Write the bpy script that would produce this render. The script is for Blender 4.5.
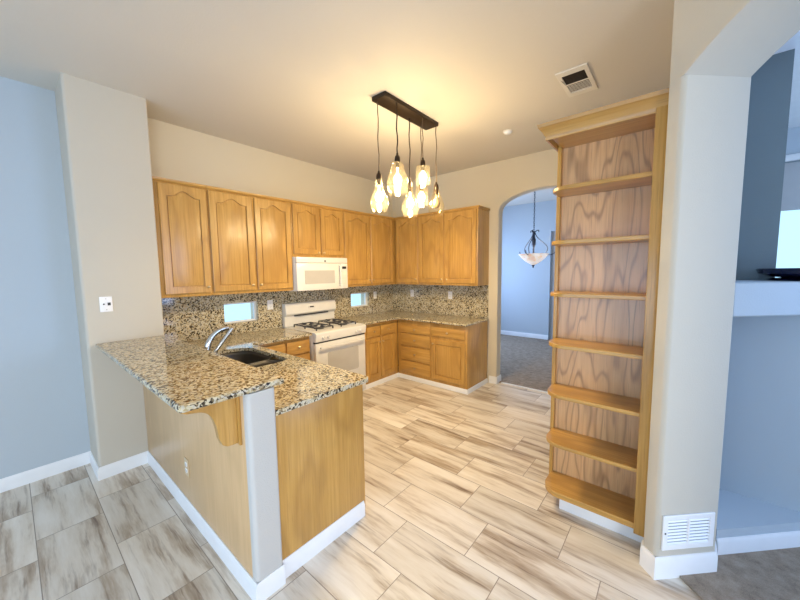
import bpy, bmesh, math, random
from mathutils import Vector, Matrix
random.seed(7)
for o in list(bpy.data.objects): bpy.data.objects.remove(o, do_unlink=True)
S = bpy.context.scene
C = S.collection
R = math.radians

# ------------------------------------------------------------------ camera
F_PX, CX, CY, CZ, YAW, PITCH, ROLL = 330.472, 3.762, -4.293, 1.595, 40.096, -5.099, -0.749
def make_camera():
    y, p, r = R(YAW), R(PITCH), R(ROLL)
    d = Vector((-math.sin(y) * math.cos(p), math.cos(y) * math.cos(p), math.sin(p)))
    rt = Vector((math.cos(y), math.sin(y), 0)); up = rt.cross(d)
    r2 = rt * math.cos(r) + up * math.sin(r); u2 = -rt * math.sin(r) + up * math.cos(r)
    cd = bpy.data.cameras.new('camera'); co = bpy.data.objects.new('camera', cd); C.objects.link(co)
    cd.sensor_width = 36; cd.lens = F_PX / 800 * 36; cd.clip_start = 0.02; cd.clip_end = 200
    m = Matrix((r2, u2, -d)).transposed().to_4x4(); m.translation = (CX, CY, CZ)
    co.matrix_world = m; S.camera = co
make_camera()

# ------------------------------------------------------------------ world, light, exposure
S.view_settings.view_transform = 'Standard'; S.view_settings.look = 'None'
S.view_settings.gamma = 1; S.view_settings.use_curve_mapping = False
S.view_settings.exposure = 0.4
W = bpy.data.worlds.new('world'); S.world = W; W.use_nodes = True
_bg = W.node_tree.nodes['Background']
_bg.inputs['Color'].default_value = (0.44, 0.75, 1.0, 1); _bg.inputs['Strength'].default_value = 1.3

def area(name, loc, target, sx, sy, power, color, spread=180):
    l = bpy.data.lights.new(name, 'AREA'); l.shape = 'RECTANGLE'; l.size = sx; l.size_y = sy
    l.energy = power; l.color = color; l.spread = R(spread)
    o = bpy.data.objects.new(name, l); C.objects.link(o); o.location = loc
    o.rotation_euler = (Vector(target) - Vector(loc)).to_track_quat('-Z', 'Y').to_euler()
    return o
DAY = (0.56, 0.71, 1.0)
area('daylight_patio', (2.9, -7.05, 1.25), (2.9, -3, 0.9), 4.2, 2.1, 58, DAY)
area('east_fill', (6.50, -6.0, 1.6), (2.2, -3.2, 0.9), 1.5, 1.5, 48, (.93, .95, .98), 130)  # added neutral fill for surfaces facing east, source unknown
area('daylight_living', (6.9, -1.6, 1.6), (4.0, -1.9, 1.0), 2.0, 1.7, 68, (0.44, 0.61, 1.0))
area('daylight_dining', (-.03, 1.9, 1.6), (2.5, 2.6, 1.2), 1.9, 1.5, 62, (0.45, 0.62, 1.0))
WARM = (1.0, 0.78, 0.47)
BULB_W = 7.6
BULB_DOWN_FILL = 14.0

# ------------------------------------------------------------------ materials
def mat(name):
    m = bpy.data.materials.new(name); m.use_nodes = True
    nt = m.node_tree; b = nt.nodes['Principled BSDF']
    return m, nt, b
def nd(nt, t, **kw):
    n = nt.nodes.new(t)
    for k, v in kw.items(): setattr(n, k, v)
    return n
def ramp(nt, fac, stops, interp='LINEAR'):
    r = nd(nt, 'ShaderNodeValToRGB'); r.color_ramp.interpolation = interp
    e = r.color_ramp.elements
    while len(e) < len(stops): e.new(0.5)
    for i, (p, c) in enumerate(stops):
        e[i].position = p; e[i].color = (*c, 1) if len(c) == 3 else c
    nt.links.new(fac, r.inputs[0]); return r.outputs[0]
def math_n(nt, op, a, b=None, c=None):
    n = nd(nt, 'ShaderNodeMath', operation=op)
    for i, v in enumerate((a, b, c)):
        if v is None: continue
        if isinstance(v, (int, float)): n.inputs[i].default_value = v
        else: nt.links.new(v, n.inputs[i])
    return n.outputs[0]
def mixc(nt, fac, a, b, blend='MIX'):
    n = nd(nt, 'ShaderNodeMix', data_type='RGBA', blend_type=blend)
    for s, v in ((n.inputs[0], fac), (n.inputs[6], a), (n.inputs[7], b)):
        if isinstance(v, (int, float)): s.default_value = v
        elif isinstance(v, tuple): s.default_value = (*v, 1)
        else: nt.links.new(v, s)
    return n.outputs[2]
def noise(nt, vec, scale, detail=3, rough=.5, dist=0.0):
    n = nd(nt, 'ShaderNodeTexNoise'); n.inputs['Scale'].default_value = scale
    n.inputs['Detail'].default_value = detail; n.inputs['Roughness'].default_value = rough
    n.inputs['Distortion'].default_value = dist
    nt.links.new(vec, n.inputs['Vector']); return n.outputs['Fac']
def mapping(nt, vec, scale=(1, 1, 1), loc=(0, 0, 0)):
    n = nd(nt, 'ShaderNodeMapping'); n.inputs['Scale'].default_value = scale; n.inputs['Location'].default_value = loc
    nt.links.new(vec, n.inputs['Vector']); return n.outputs[0]
def objvec(nt): return nd(nt, 'ShaderNodeTexCoord').outputs['Object']
def bump(nt, b, h, strength, dist=.002):
    n = nd(nt, 'ShaderNodeBump'); n.inputs['Strength'].default_value = strength; n.inputs['Distance'].default_value = dist
    nt.links.new(h, n.inputs['Height']); nt.links.new(n.outputs[0], b.inputs['Normal'])

def plain(name, col, rough=.5, metal=0.0, spec=.5):
    m, nt, b = mat(name); b.inputs['Roughness'].default_value = rough; b.inputs['Metallic'].default_value = metal
    b.inputs['Specular IOR Level'].default_value = spec
    v = objvec(nt); f = noise(nt, v, 9, 3)
    c = ramp(nt, f, [(.3, tuple(x * .97 for x in col)), (.7, tuple(min(1, x * 1.02) for x in col))])
    nt.links.new(c, b.inputs['Base Color']); return m
def wall_paint(name, col, bumpy=.25, scale=140):
    m, nt, b = mat(name); b.inputs['Roughness'].default_value = .75; b.inputs['Specular IOR Level'].default_value = .25
    v = objvec(nt); f = noise(nt, v, 1.3, 2)
    nt.links.new(ramp(nt, f, [(.3, tuple(x * .985 for x in col)), (.7, col)]), b.inputs['Base Color'])
    bump(nt, b, noise(nt, v, scale, 2), bumpy, .003); return m
def oak(name, axis, light, mid, dark, fig=.5, rough=.33, bands=7.0, sharp=3.0, wsc=(2.2, .55)):
    m, nt, b = mat(name)
    v = objvec(nt); oi = nd(nt, 'ShaderNodeObjectInfo')
    off = nd(nt, 'ShaderNodeVectorMath', operation='SCALE'); off.inputs[0].default_value = (7.3, 3.1, 11.7)
    nt.links.new(oi.outputs['Random'], off.inputs['Scale'])
    add = nd(nt, 'ShaderNodeVectorMath', operation='ADD'); nt.links.new(v, add.inputs[0]); nt.links.new(off.outputs[0], add.inputs[1])
    v = add.outputs[0]
    def sc(a, g):
        s = [a, a, a]; s['xyz'.index(axis)] = g; return tuple(s)
    warp = noise(nt, mapping(nt, v, sc(*wsc)), 1.0, 3, .5)
    fine = noise(nt, mapping(nt, v, sc(60, 1.6)), 1.0, 4, .6)
    pores = noise(nt, mapping(nt, v, sc(210, 5)), 1.0, 2, .5)
    ring = math_n(nt, 'SINE', math_n(nt, 'MULTIPLY', warp, bands * 6.28))
    ring = math_n(nt, 'POWER', math_n(nt, 'MULTIPLY_ADD', ring, .5, .5), sharp)
    base = ramp(nt, fine, [(.3, mid), (.65, light)])
    rf = math_n(nt, 'MULTIPLY', ring, math_n(nt, 'MULTIPLY_ADD', fine, 1.2, -.05))
    c = mixc(nt, math_n(nt, 'MULTIPLY', rf, fig), base, dark)
    pf = ramp(nt, pores, [(.30, (1, 1, 1)), (.42, (0, 0, 0))])
    c = mixc(nt, math_n(nt, 'MULTIPLY', pf, .35), c, dark)
    nt.links.new(c, b.inputs['Base Color'])
    b.inputs['Roughness'].default_value = rough; b.inputs['Coat Weight'].default_value = .25; b.inputs['Coat Roughness'].default_value = .18
    bump(nt, b, fine, .06, .001); return m
OL, OM, OD = (.575, .33, .088), (.45, .238, .050), (.23, .10, .022)
M = {}
M['oak_v'] = oak('oak_vertical', 'z', OL, OM, OD)
M['oak_h'] = oak('oak_horizontal', 'x', OL, OM, OD)
M['oak_in'] = oak('oak_ply_figured', 'z', (.66, .40, .19), (.57, .325, .145), (.21, .105, .045), .95, .3, 24, 7.0, (2.4, .34))
M['oak_daylit'] = oak('oak_daylit_veneer', 'z', (.66, .44, .225), (.60, .39, .19), (.40, .25, .11), .35, .35)  # same oak as the cabinets, daylight wash put into the colour
M['wall'] = wall_paint('wall_paint', (.55, .51, .43))
M['wall_lamplit'] = wall_paint('wall_lamplit_cream', (.68, .61, .47))  # warm lamp light put into the kitchen wall colour
M['wall_tex'] = wall_paint('wall_orange_peel', (.54, .53, .50), .55, 190)
M['wall_daylit'] = wall_paint('wall_daylight_blue', (.48, .54, .585))  # blue daylight mixed into the wall colour
M['wall_slate'] = wall_paint('wall_tone_slate', (.20, .245, .26))  # darker slate tone for the upper niche wall
M['ceil'] = wall_paint('ceiling_paint', (.68, .64, .57), .3, 90)
M['white'] = plain('white_trim_paint', (.82, .83, .84), .35)
M['appl'] = plain('white_enamel', (.75, .735, .70), .22)
M['appl_gray'] = plain('appliance_gray_glass', (.50, .475, .44), .15)
M['black'] = plain('black_plastic', (.015, .015, .017), .35)
M['iron'] = plain('cast_iron_grate', (.05, .052, .06), .5)
M['bronze'] = plain('dark_bronze', (.035, .022, .014), .45, .6)
M['gun'] = plain('gunmetal', (.04, .05, .075), .4, .5)
M['brass'] = plain('antique_brass', (.62, .48, .28), .3, 1.0)
M['steel'] = plain('brushed_nickel', (.62, .61, .58), .22, 1.0)
M['sink'] = plain('dark_composite_sink', (.055, .047, .038), .3)
M['plate'] = plain('outlet_plate_white', (.86, .86, .86), .3)
M['plate_alm'] = plain('outlet_plate_almond', (.62, .48, .30), .35)
M['slot'] = plain('outlet_slot_dark', (.03, .03, .03), .5)
M['vent_dark'] = plain('vent_dark', (.06, .045, .03), .6)
M['vent_gap'] = plain('vent_shadow_grey', (.40, .42, .45), .6)
M['vent_wh'] = plain('vent_cream', (.74, .70, .62), .45)
M['dish'] = plain('navy_glazed_dish', (.008, .010, .03), .12)
M['dish_in'] = plain('navy_glaze_inside', (.012, .03, .16), .12)
M['shade'] = plain('grey_roman_shade', (.50, .50, .50), .8)
M['cord'] = plain('twisted_brown_cord', (.10, .065, .035), .6)

def granite(name):
    m, nt, b = mat(name); v = objvec(nt)
    w = nd(nt, 'ShaderNodeTexVoronoi'); w.inputs['Scale'].default_value = 98
    nv = nd(nt, 'ShaderNodeTexNoise'); nv.inputs['Scale'].default_value = 30; nv.inputs['Detail'].default_value = 3
    nt.links.new(v, nv.inputs['Vector'])
    mv = nd(nt, 'ShaderNodeVectorMath', operation='MULTIPLY_ADD'); mv.inputs[1].default_value = (.03, .03, .03)
    nt.links.new(nv.outputs['Color'], mv.inputs[0]); nt.links.new(v, mv.inputs[2])
    nt.links.new(mv.outputs[0], w.inputs['Vector'])
    cell = nd(nt, 'ShaderNodeSeparateColor'); nt.links.new(w.outputs['Color'], cell.inputs[0])
    big = noise(nt, v, 14, 3, .6)
    f = math_n(nt, 'ADD', math_n(nt, 'MULTIPLY', cell.outputs[0], .62), math_n(nt, 'MULTIPLY', big, .50))
    c = ramp(nt, f, [(.29, (.025, .02, .015)), (.385, (.13, .095, .055)), (.45, (.34, .26, .14)), (.54, (.54, .45, .27)), (.70, (.66, .60, .44)), (.86, (.50, .47, .38))])
    fl = noise(nt, v, 120, 2, .6)
    c = mixc(nt, ramp(nt, fl, [(.62, (0, 0, 0)), (.70, (.8, .8, .8))]), c, (.035, .028, .022))
    nt.links.new(c, b.inputs['Base Color']); b.inputs['Roughness'].default_value = .07; return m
M['granite'] = granite('speckled_granite')

def tiles():
    m, nt, b = mat('wood_look_tile'); v = objvec(nt)
    s = nd(nt, 'ShaderNodeSeparateXYZ'); nt.links.new(v, s.inputs[0]); x, y = s.outputs[0], s.outputs[1]
    ry = math_n(nt, 'DIVIDE', math_n(nt, 'SUBTRACT', -0.92, y), .307)
    row = math_n(nt, 'FLOOR', ry); fy = math_n(nt, 'FRACT', ry)
    xx = math_n(nt, 'SUBTRACT', math_n(nt, 'SUBTRACT', x, 1.89), math_n(nt, 'MULTIPLY', row, .2055))
    rx = math_n(nt, 'DIVIDE', xx, .6135); col = math_n(nt, 'FLOOR', rx); fx = math_n(nt, 'FRACT', rx)
    ex = math_n(nt, 'MULTIPLY', math_n(nt, 'MINIMUM', fx, math_n(nt, 'SUBTRACT', 1.0, fx)), .6135)
    ey = math_n(nt, 'MULTIPLY', math_n(nt, 'MINIMUM', fy, math_n(nt, 'SUBTRACT', 1.0, fy)), .307)
    ed = math_n(nt, 'MINIMUM', ex, ey)
    grout = math_n(nt, 'LESS_THAN', ed, .0022)
    cv = nd(nt, 'ShaderNodeCombineXYZ'); nt.links.new(row, cv.inputs[0]); nt.links.new(col, cv.inputs[1])
    wn = nd(nt, 'ShaderNodeTexWhiteNoise', noise_dimensions='2D'); nt.links.new(cv.outputs[0], wn.inputs['Vector'])
    off = nd(nt, 'ShaderNodeVectorMath', operation='MULTIPLY_ADD'); off.inputs[1].default_value = (37, 53, 29)
    nt.links.new(wn.outputs['Color'], off.inputs[0]); nt.links.new(v, off.inputs[2]); tv = off.outputs[0]
    wv = nd(nt, 'ShaderNodeTexNoise'); wv.inputs['Scale'].default_value = 3.0; wv.inputs['Detail'].default_value = 3
    nt.links.new(tv, wv.inputs['Vector'])
    dv = nd(nt, 'ShaderNodeVectorMath', operation='MULTIPLY_ADD'); dv.inputs[1].default_value = (.10, .035, .05)
    nt.links.new(wv.outputs['Color'], dv.inputs[0]); nt.links.new(tv, dv.inputs[2])
    n1 = noise(nt, mapping(nt, dv.outputs[0], (1.15, 8.5, 1)), 1.0, 5, .62)
    n2 = noise(nt, mapping(nt, dv.outputs[0], (1.9, 36, 1)), 1.0, 4, .65)
    base = ramp(nt, n1, [(.28, (.30, .225, .155)), (.40, (.48, .39, .295)), (.50, (.69, .62, .52)), (.68, (.81, .76, .68))])
    st = math_n(nt, 'MULTIPLY', ramp(nt, n2, [(.54, (0, 0, 0)), (.67, (1, 1, 1))]), ramp(nt, n1, [(.36, (1, 1, 1)), (.60, (0.04, 0.04, 0.04))]))
    c = mixc(nt, math_n(nt, 'MULTIPLY', st, .85), base, (.17, .11, .075))
    sw = nd(nt, 'ShaderNodeSeparateColor'); nt.links.new(wn.outputs['Color'], sw.inputs[0])
    val = math_n(nt, 'MULTIPLY_ADD', sw.outputs[1], .16, .91)
    hs = nd(nt, 'ShaderNodeHueSaturation'); nt.links.new(val, hs.inputs['Value']); nt.links.new(c, hs.inputs['Color'])
    c = mixc(nt, grout, hs.outputs[0], (.30, .25, .20))
    nt.links.new(c, b.inputs['Base Color'])
    b.inputs['Roughness'].default_value = .38; b.inputs['Specular IOR Level'].default_value = .4
    bump(nt, b, math_n(nt, 'SUBTRACT', 1.0, grout), .3, .002); return m
M['tile'] = tiles()
def carpet():
    m, nt, b = mat('brown_grey_carpet'); v = objvec(nt); b.inputs['Roughness'].default_value = 1
    b.inputs['Specular IOR Level'].default_value = .05
    a = noise(nt, v, 14, 4, .7); f = noise(nt, v, 260, 2, .6)
    mx = math_n(nt, 'ADD', math_n(nt, 'MULTIPLY', a, .6), math_n(nt, 'MULTIPLY', f, .4))
    nt.links.new(ramp(nt, mx, [(.32, (.20, .155, .115)), (.5, (.34, .27, .205)), (.68, (.46, .38, .30))]), b.inputs['Base Color'])
    bump(nt, b, f, .9, .006); return m
M['carpet'] = carpet()
def thin_glass(name, tint, refl=.06, haze=0.0):
    m, nt, b = mat(name); nt.nodes.remove(b); out = nt.nodes['Material Output']
    t = nd(nt, 'ShaderNodeBsdfTransparent'); t.inputs[0].default_value = (*tint, 1)
    g = nd(nt, 'ShaderNodeBsdfGlossy'); g.inputs['Roughness'].default_value = .03
    lw = nd(nt, 'ShaderNodeLayerWeight'); lw.inputs[0].default_value = .35
    mx = nd(nt, 'ShaderNodeMixShader')
    nt.links.new(math_n(nt, 'MULTIPLY_ADD', lw.outputs['Facing'], .22, refl), mx.inputs[0])
    base = t.outputs[0]
    if haze:
        tl = nd(nt, 'ShaderNodeBsdfTranslucent'); tl.inputs[0].default_value = (.95, .85, .60, 1)
        m2 = nd(nt, 'ShaderNodeMixShader'); m2.inputs[0].default_value = haze
        nt.links.new(base, m2.inputs[1]); nt.links.new(tl.outputs[0], m2.inputs[2]); base = m2.outputs[0]
    nt.links.new(base, mx.inputs[1]); nt.links.new(g.outputs[0], mx.inputs[2]); nt.links.new(mx.outputs[0], out.inputs[0]); return m
M['glass'] = thin_glass('amber_clear_glass', (.97, .93, .82), .015, .022)
M['pane'] = thin_glass('window_pane', (.97, .98, 1.0), .03)
def emit(name, col, s, base=(.8, .8, .8)):
    m, nt, b = mat(name); b.inputs['Base Color'].default_value = (*base, 1)
    b.inputs['Emission Color'].default_value = (*col, 1); b.inputs['Emission Strength'].default_value = s; return m
def glow_bulb(name, col, s):
    m, nt, b = mat(name); nt.nodes.remove(b)
    t = nd(nt, 'ShaderNodeBsdfTransparent'); e = nd(nt, 'ShaderNodeEmission'); e.inputs[0].default_value = (*col, 1); e.inputs[1].default_value = s
    a = nd(nt, 'ShaderNodeAddShader'); nt.links.new(t.outputs[0], a.inputs[0]); nt.links.new(e.outputs[0], a.inputs[1])
    nt.links.new(a.outputs[0], nt.nodes['Material Output'].inputs[0]); return m
M['bulb'] = glow_bulb('lit_bulb', (1, .84, .55), 5)
M['bulb_dim'] = plain('unlit_bulb', (.30, .24, .15), .15)
def alabaster():
    m, nt, b = mat('lit_alabaster_bowl'); f = noise(nt, objvec(nt), 9, 4, .6, .6)
    c = ramp(nt, f, [(.38, (.75, .50, .36)), (.6, (.92, .86, .80))]); nt.links.new(c, b.inputs['Base Color']); nt.links.new(c, b.inputs['Emission Color'])
    b.inputs['Emission Strength'].default_value = .42; return m
M['alab'] = alabaster()

# ------------------------------------------------------------------ mesh helpers
def box(bm, x0, x1, y0, y1, z0, z1, bev=0.0, seg=2):
    if x0 > x1: x0, x1 = x1, x0
    if y0 > y1: y0, y1 = y1, y0
    if z0 > z1: z0, z1 = z1, z0
    vs = [bm.verts.new((x, y, z)) for z in (z0, z1) for x, y in ((x0, y0), (x1, y0), (x1, y1), (x0, y1))]
    fs = [bm.faces.new([vs[i] for i in f]) for f in ((3, 2, 1, 0), (4, 5, 6, 7), (0, 1, 5, 4), (1, 2, 6, 5), (2, 3, 7, 6), (3, 0, 4, 7))]
    if bev > 0:
        es = list({e for f in fs for e in f.edges})
        bmesh.ops.bevel(bm, geom=es, offset=bev, segments=seg, profile=.5, affect='EDGES', clamp_overlap=True)
    return bm
def prism(bm, outer, d0, d1, f=lambda a, b, d: (a, b, d), holes=()):
    """polygon (with holes) in a,b extruded between d0 and d1"""
    def lay(d):
        loops = []
        for lp in [outer, *holes]:
            loops.append([bm.verts.new(f(a, b, d)) for a, b in lp])
        return loops
    L0, L1 = lay(d0), lay(d1)
    for lps in (L0, L1):
        if not holes:
            bm.faces.new(lps[0])
        else:
            es = []
            for lp in lps:
                for i in range(len(lp)): es.append(bm.edges.new((lp[i], lp[(i + 1) % len(lp)])))
            bmesh.ops.triangle_fill(bm, edges=es, use_beauty=True, use_dissolve=False)
    for a, b in zip(L0, L1):
        n = len(a)
        for i in range(n): bm.faces.new((a[i], a[(i + 1) % n], b[(i + 1) % n], b[i]))
    bmesh.ops.recalc_face_normals(bm, faces=bm.faces[:])
    return bm
def fillet(pts, rad, n=6):
    """round polygon corners; rad: dict index->radius"""
    out = []
    N = len(pts)
    for i, p in enumerate(pts):
        r = rad.get(i, 0) if isinstance(rad, dict) else rad
        if r <= 0: out.append(p); continue
        P = Vector(p); A = (Vector(pts[i - 1]) - P).normalized(); B = (Vector(pts[(i + 1) % N]) - P).normalized()
        ang = A.angle(B); t = r / math.tan(ang / 2); c = P + (A + B).normalized() * (r / math.sin(ang / 2))
        s = P + A * t - c; e = P + B * t - c
        for k in range(n + 1):
            u = k / n; v = (s * (1 - u) + e * u)
            v = v.normalized() * r; out.append(tuple(c + v))
    return out
def lathe(bm, prof, loc=(0, 0, 0), n=20, axis='z', close=False):
    """prof: list of (r,h)"""
    rings = []
    for r, h in prof:
        ring = []
        for k in range(n):
            a = 2 * math.pi * k / n; c, s = r * math.cos(a), r * math.sin(a)
            p = {'z': (c, s, h), 'x': (h, c, s), 'y': (c, h, s)}[axis]
            ring.append(bm.verts.new((p[0] + loc[0], p[1] + loc[1], p[2] + loc[2])))
        rings.append(ring)
    for a, b in zip(rings, rings[1:]):
        for k in range(n): bm.faces.new((a[k], a[(k + 1) % n], b[(k + 1) % n], b[k]))
    if close:
        bm.faces.new(rings[0][::-1]); bm.faces.new(rings[-1])
    bmesh.ops.recalc_face_normals(bm, faces=bm.faces[:])
    return bm
def tube(bm, pts, rad, n=10, cap=True):
    pts = [Vector(p) for p in pts]; rings = []
    prev = None
    for i, p in enumerate(pts):
        t = (pts[min(i + 1, len(pts) - 1)] - pts[max(i - 1, 0)]).normalized()
        if prev is None:
            a = t.orthogonal().normalized()
        else:
            a = (prev - t * prev.dot(t)).normalized()
        prev = a; b = t.cross(a)
        r = rad[i] if isinstance(rad, (list, tuple)) else rad
        rings.append([bm.verts.new(p + (a * math.cos(2 * math.pi * k / n) + b * math.sin(2 * math.pi * k / n)) * r) for k in range(n)])
    for q, w in zip(rings, rings[1:]):
        for k in range(n): bm.faces.new((q[k], q[(k + 1) % n], w[(k + 1) % n], w[k]))
    if cap: bm.faces.new(rings[0][::-1]); bm.faces.new(rings[-1])
    bmesh.ops.recalc_face_normals(bm, faces=bm.faces[:])
    return bm
def bez(p0, p1, p2, p3, n=10):
    out = []
    for k in range(n + 1):
        t = k / n
        out.append(tuple((1 - t) ** 3 * a + 3 * (1 - t) ** 2 * t * b + 3 * (1 - t) * t * t * c + t ** 3 * d for a, b, c, d in zip(p0, p1, p2, p3)))
    return out
def NB(): return bmesh.new()
def wmat(o):
    m = o.matrix_basis.copy()
    while o.parent: o = o.parent; m = o.matrix_basis @ m
    return m
def obj(name, bm, m, parent=None, bevel=0.0, seg=2, world=False, label=None):
    """link bmesh as ONE object; world=True: coordinates are world ones, moved into the parent's frame"""
    me = bpy.data.meshes.new(name)
    if parent is not None and world: bm.transform(wmat(parent).inverted())
    bm.to_mesh(me); bm.free()
    me.materials.append(m)
    me.polygons.foreach_set('use_smooth', [True] * len(me.polygons)); me.set_sharp_from_angle(angle=R(38))
    o = bpy.data.objects.new(name, me); C.objects.link(o)
    if parent is not None: o.parent = parent
    if bevel > 0:
        b = o.modifiers.new('bevel', 'BEVEL'); b.width = bevel; b.segments = seg; b.limit_method = 'ANGLE'; b.angle_limit = R(40)
        b.harden_normals = False
    if label: o['label'] = label
    return o
def tag(o, label, cat, group=None):
    o['label'] = label; o['category'] = cat
    if group: o['group'] = group
    return o
def thing(name, label, cat, loc=(0, 0, 0), rz=0.0, group=None):
    o = bpy.data.objects.new(name, None); C.objects.link(o); o.empty_display_size = .1
    o.location = loc; o.rotation_euler = (0, 0, rz)
    return tag(o, label, cat, group)
def struct(name, bm, m, bevel=0.0, seg=2, parent=None):
    o = obj(name, bm, m, parent, bevel, seg)
    if parent is None: o['kind'] = 'structure'
    return o

# ------------------------------------------------------------------ the setting
HC = 3.01                                            # kitchen ceiling
XS, YS0, YS1 = .384, -3.94, -3.447                   # wing wall by the bar
YZ = lambda a, b, d: (d, a, b)                       # polygon in y,z extruded along x
XZ = lambda a, b, d: (a, d, b)                       # polygon in x,z extruded along y
struct('floor', prism(NB(), [(-.05, -7.3), (6.8, -7.3), (6.8, -5.14), (3.83, -2.17), (3.6, -1.7), (3.3, .06), (-.05, .06)], -.12, 0.0), M['tile'])
struct('floor_dining', prism(NB(), [(-.16, .06), (3.3, .06), (3.3, 3.7), (-.16, 3.7)], -.12, .012), M['carpet'])
struct('floor_living', prism(NB(), [(3.83, -2.17), (6.8, -5.14), (7.4, -5.14), (7.4, .3), (3.6, .3), (3.6, -1.94)], -.12, .012), M['carpet'])
struct('ceiling', prism(NB(), [(-.05, -7.3), (6.8, -7.3), (6.8, -5.14), (3.94, -2.0), (3.94, .14), (-.05, .14)], HC, HC + .12), M['ceil'])
struct('ceiling_dining', box(NB(), -.16, 3.3, .14, 3.7, 3.06, 3.18), M['ceil'])
struct('ceiling_living', prism(NB(), [(3.95, -1.98), (6.8, -4.85), (7.4, -4.85), (7.4, .3), (3.95, .3)], 2.785, 2.9), M['white'])

def rect(a0, a1, b0, b1): return [(a0, b0), (a1, b0), (a1, b1), (a0, b1)]
WIN = [(-2.803, -2.428, 1.035, 1.263), (-.99, -.62, 1.043, 1.264)]
struct('wall_left', prism(NB(), rect(-3.6, .14, 0, HC), -.16, 0, YZ, [rect(*w) for w in WIN]), M['wall_lamplit'])
struct('wall_left_dining', box(NB(), -.16, 0, -7.3, -3.601, 0, HC), M['wall_daylit'])
struct('wall_stub', prism(NB(), fillet([(0, YS0), (XS, YS0), (XS, YS1), (0, YS1)], {1: .022, 2: .010}), 0, HC), M['wall'])
# back wall with the arched doorway
def arch_pts(x0, x1, zs, rise, n=28):
    cx, hw = (x0 + x1) / 2, (x1 - x0) / 2
    return [(cx - hw * math.cos(math.pi * k / n), zs + rise * math.sin(math.pi * k / n) ** .8) for k in range(n + 1)]
AX0, AX1, AZ, AR = 1.885, 3.02, 2.335, .25
outl = [(-.16, 0), (AX0, 0)] + arch_pts(AX0, AX1, AZ, AR) + [(AX1, 0), (3.70, 0), (3.70, 3.18), (-.16, 3.18)]
struct('wall_back', prism(NB(), outl, 0, .14, XZ), M['wall_lamplit'], .012, 3)
# chase behind the bookcase, pillar and header of the diagonal arched wall
struct('wall_chase', box(NB(), 3.225, 3.687, -1.835, -.001, 0, 2.44), M['wall'])
struct('wall_divide', box(NB(), 3.688, 3.938, -1.835, -.001, 0, HC), M['wall'])
pil = fillet([(3.687, -1.836), (3.687, -2.207), (3.74, -2.26), (3.975, -2.025), (3.975, -1.836)], {1: .012, 2: .022, 3: .012})
struct('wall_pillar', prism(NB(), pil, 0, 2.457), M['wall'])
def dg(s, z, t):                                     # along (1,-1), up, through the wall (1,1)
    k = .70710678; return (3.74 + k * (s + t), -2.26 + k * (t - s), z)
hw, r_, cz_ = .65, 1.233, 2.457 - 1.048
arc = [(.65 + .65 * math.sin(-math.pi / 2 + math.pi * k / 24), 0) for k in range(25)]
arc = [(s, cz_ + math.sqrt(max(0, r_ * r_ - (s - .65) ** 2))) for s, _ in arc]
hd = [(0, HC)] + arc + [(1.3, 0), (4.3, 0), (4.3, HC)]
wd = struct('wall_diagonal', prism(NB(), hd, 0, .3323, dg), M['wall'])
at = wd.data.attributes.new('bevel_weight_edge', 'FLOAT', 'EDGE')
for e in wd.data.edges:
    a, b = (wd.data.vertices[i].co for i in e.vertices)
    if all(2.45 < p.z < 2.7 for p in (a, b)) and abs((b - a).x + (b - a).y) < .01 and (b - a).length < .08: at.data[e.index].value = 1
bv = wd.modifiers.new('bevel', 'BEVEL'); bv.width = .02; bv.segments = 4; bv.limit_method = 'WEIGHT'
struct('wall_pillar_top', prism(NB(), fillet([(3.687, -1.836), (3.687, -2.207), (3.74, -2.26), (3.975, -2.025), (3.975, -1.836)], {1: .012}), 2.457, HC), M['wall'])
# walls behind the camera, with a patio door opening and an added opening for the east fill
struct('wall_south', prism(NB(), rect(-.16, 6.8, 0, HC), -7.3, -7.14, XZ, [rect(.8, 5.0, .05, 2.35)]), M['wall'])
struct('wall_east', prism(NB(), rect(-7.3, -5.0, 0, HC), 6.62, 6.8, YZ, [rect(-6.8, -5.2, .8, 2.4)]), M['wall'])
# dining room beyond the arch
struct('wall_dining_far', prism(NB(), [(-.16, 0), (1.60, 0), (1.60, 2.40), (2.55, 2.40), (2.55, 0), (3.3, 0), (3.3, 3.1), (-.16, 3.1)], 3.40, 3.6, XZ), M['wall_daylit'])
struct('wall_dining_west', prism(NB(), rect(.141, 3.4, 0, 3.1), -.16, 0, YZ, [rect(.9, 2.9, .8, 2.4)]), M['wall_daylit'])
struct('wall_dining_east', box(NB(), 3.2, 3.3, .14, 3.4, 0, 3.1), M['wall_daylit'])
# living room beyond the diagonal arch
struct('wall_living_far', prism(NB(), rect(3.94, 7.4, 0, 2.785), .2, .36, XZ, [rect(4.28, 6.3, .9, 2.50)]), M['wall_daylit'])
struct('wall_living_east', prism(NB(), rect(-5.14, .2, 0, 2.785), 7.1, 7.3, YZ, [rect(-2.7, -.5, .7, 2.4)]), M['wall_daylit'])

# niche wall with ledge, left of the living room
NV = lambda x: x - 5.873                             # front line y = x - 5.873
def npoly(x0, x1, yb): return [(x0, NV(x0)), (x1, NV(x1)), (x1, yb), (x0, yb)]
YB = -1.40
struct('wall_niche_base', prism(NB(), [(3.99, -1.883), (4.80, YB + .34), (4.80, YB + .3), (3.99, YB + .3)], 0, .15), M['wall_daylit'])
struct('wall_niche_back', prism(NB(), [(3.98, YB), (5.6, YB), (5.6, YB + .12), (3.98, YB + .12)], .15, 1.33), M['wall_daylit'])
struct('wall_niche_side', box(NB(), 3.94, 3.985, -1.90, YB, 0, 2.785), M['wall_daylit'])
struct('wall_niche_ledge', prism(NB(), [(3.985, -1.888), (4.70, NV(4.70)), (4.70, YB + .3), (3.985, YB + .3)], 1.33, 1.51), M['wall_daylit'], .008, 2)
struct('wall_niche_upper', box(NB(), 3.985, 4.195, YB, YB + .14, 1.51, 2.785), M['wall_slate'])

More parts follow.
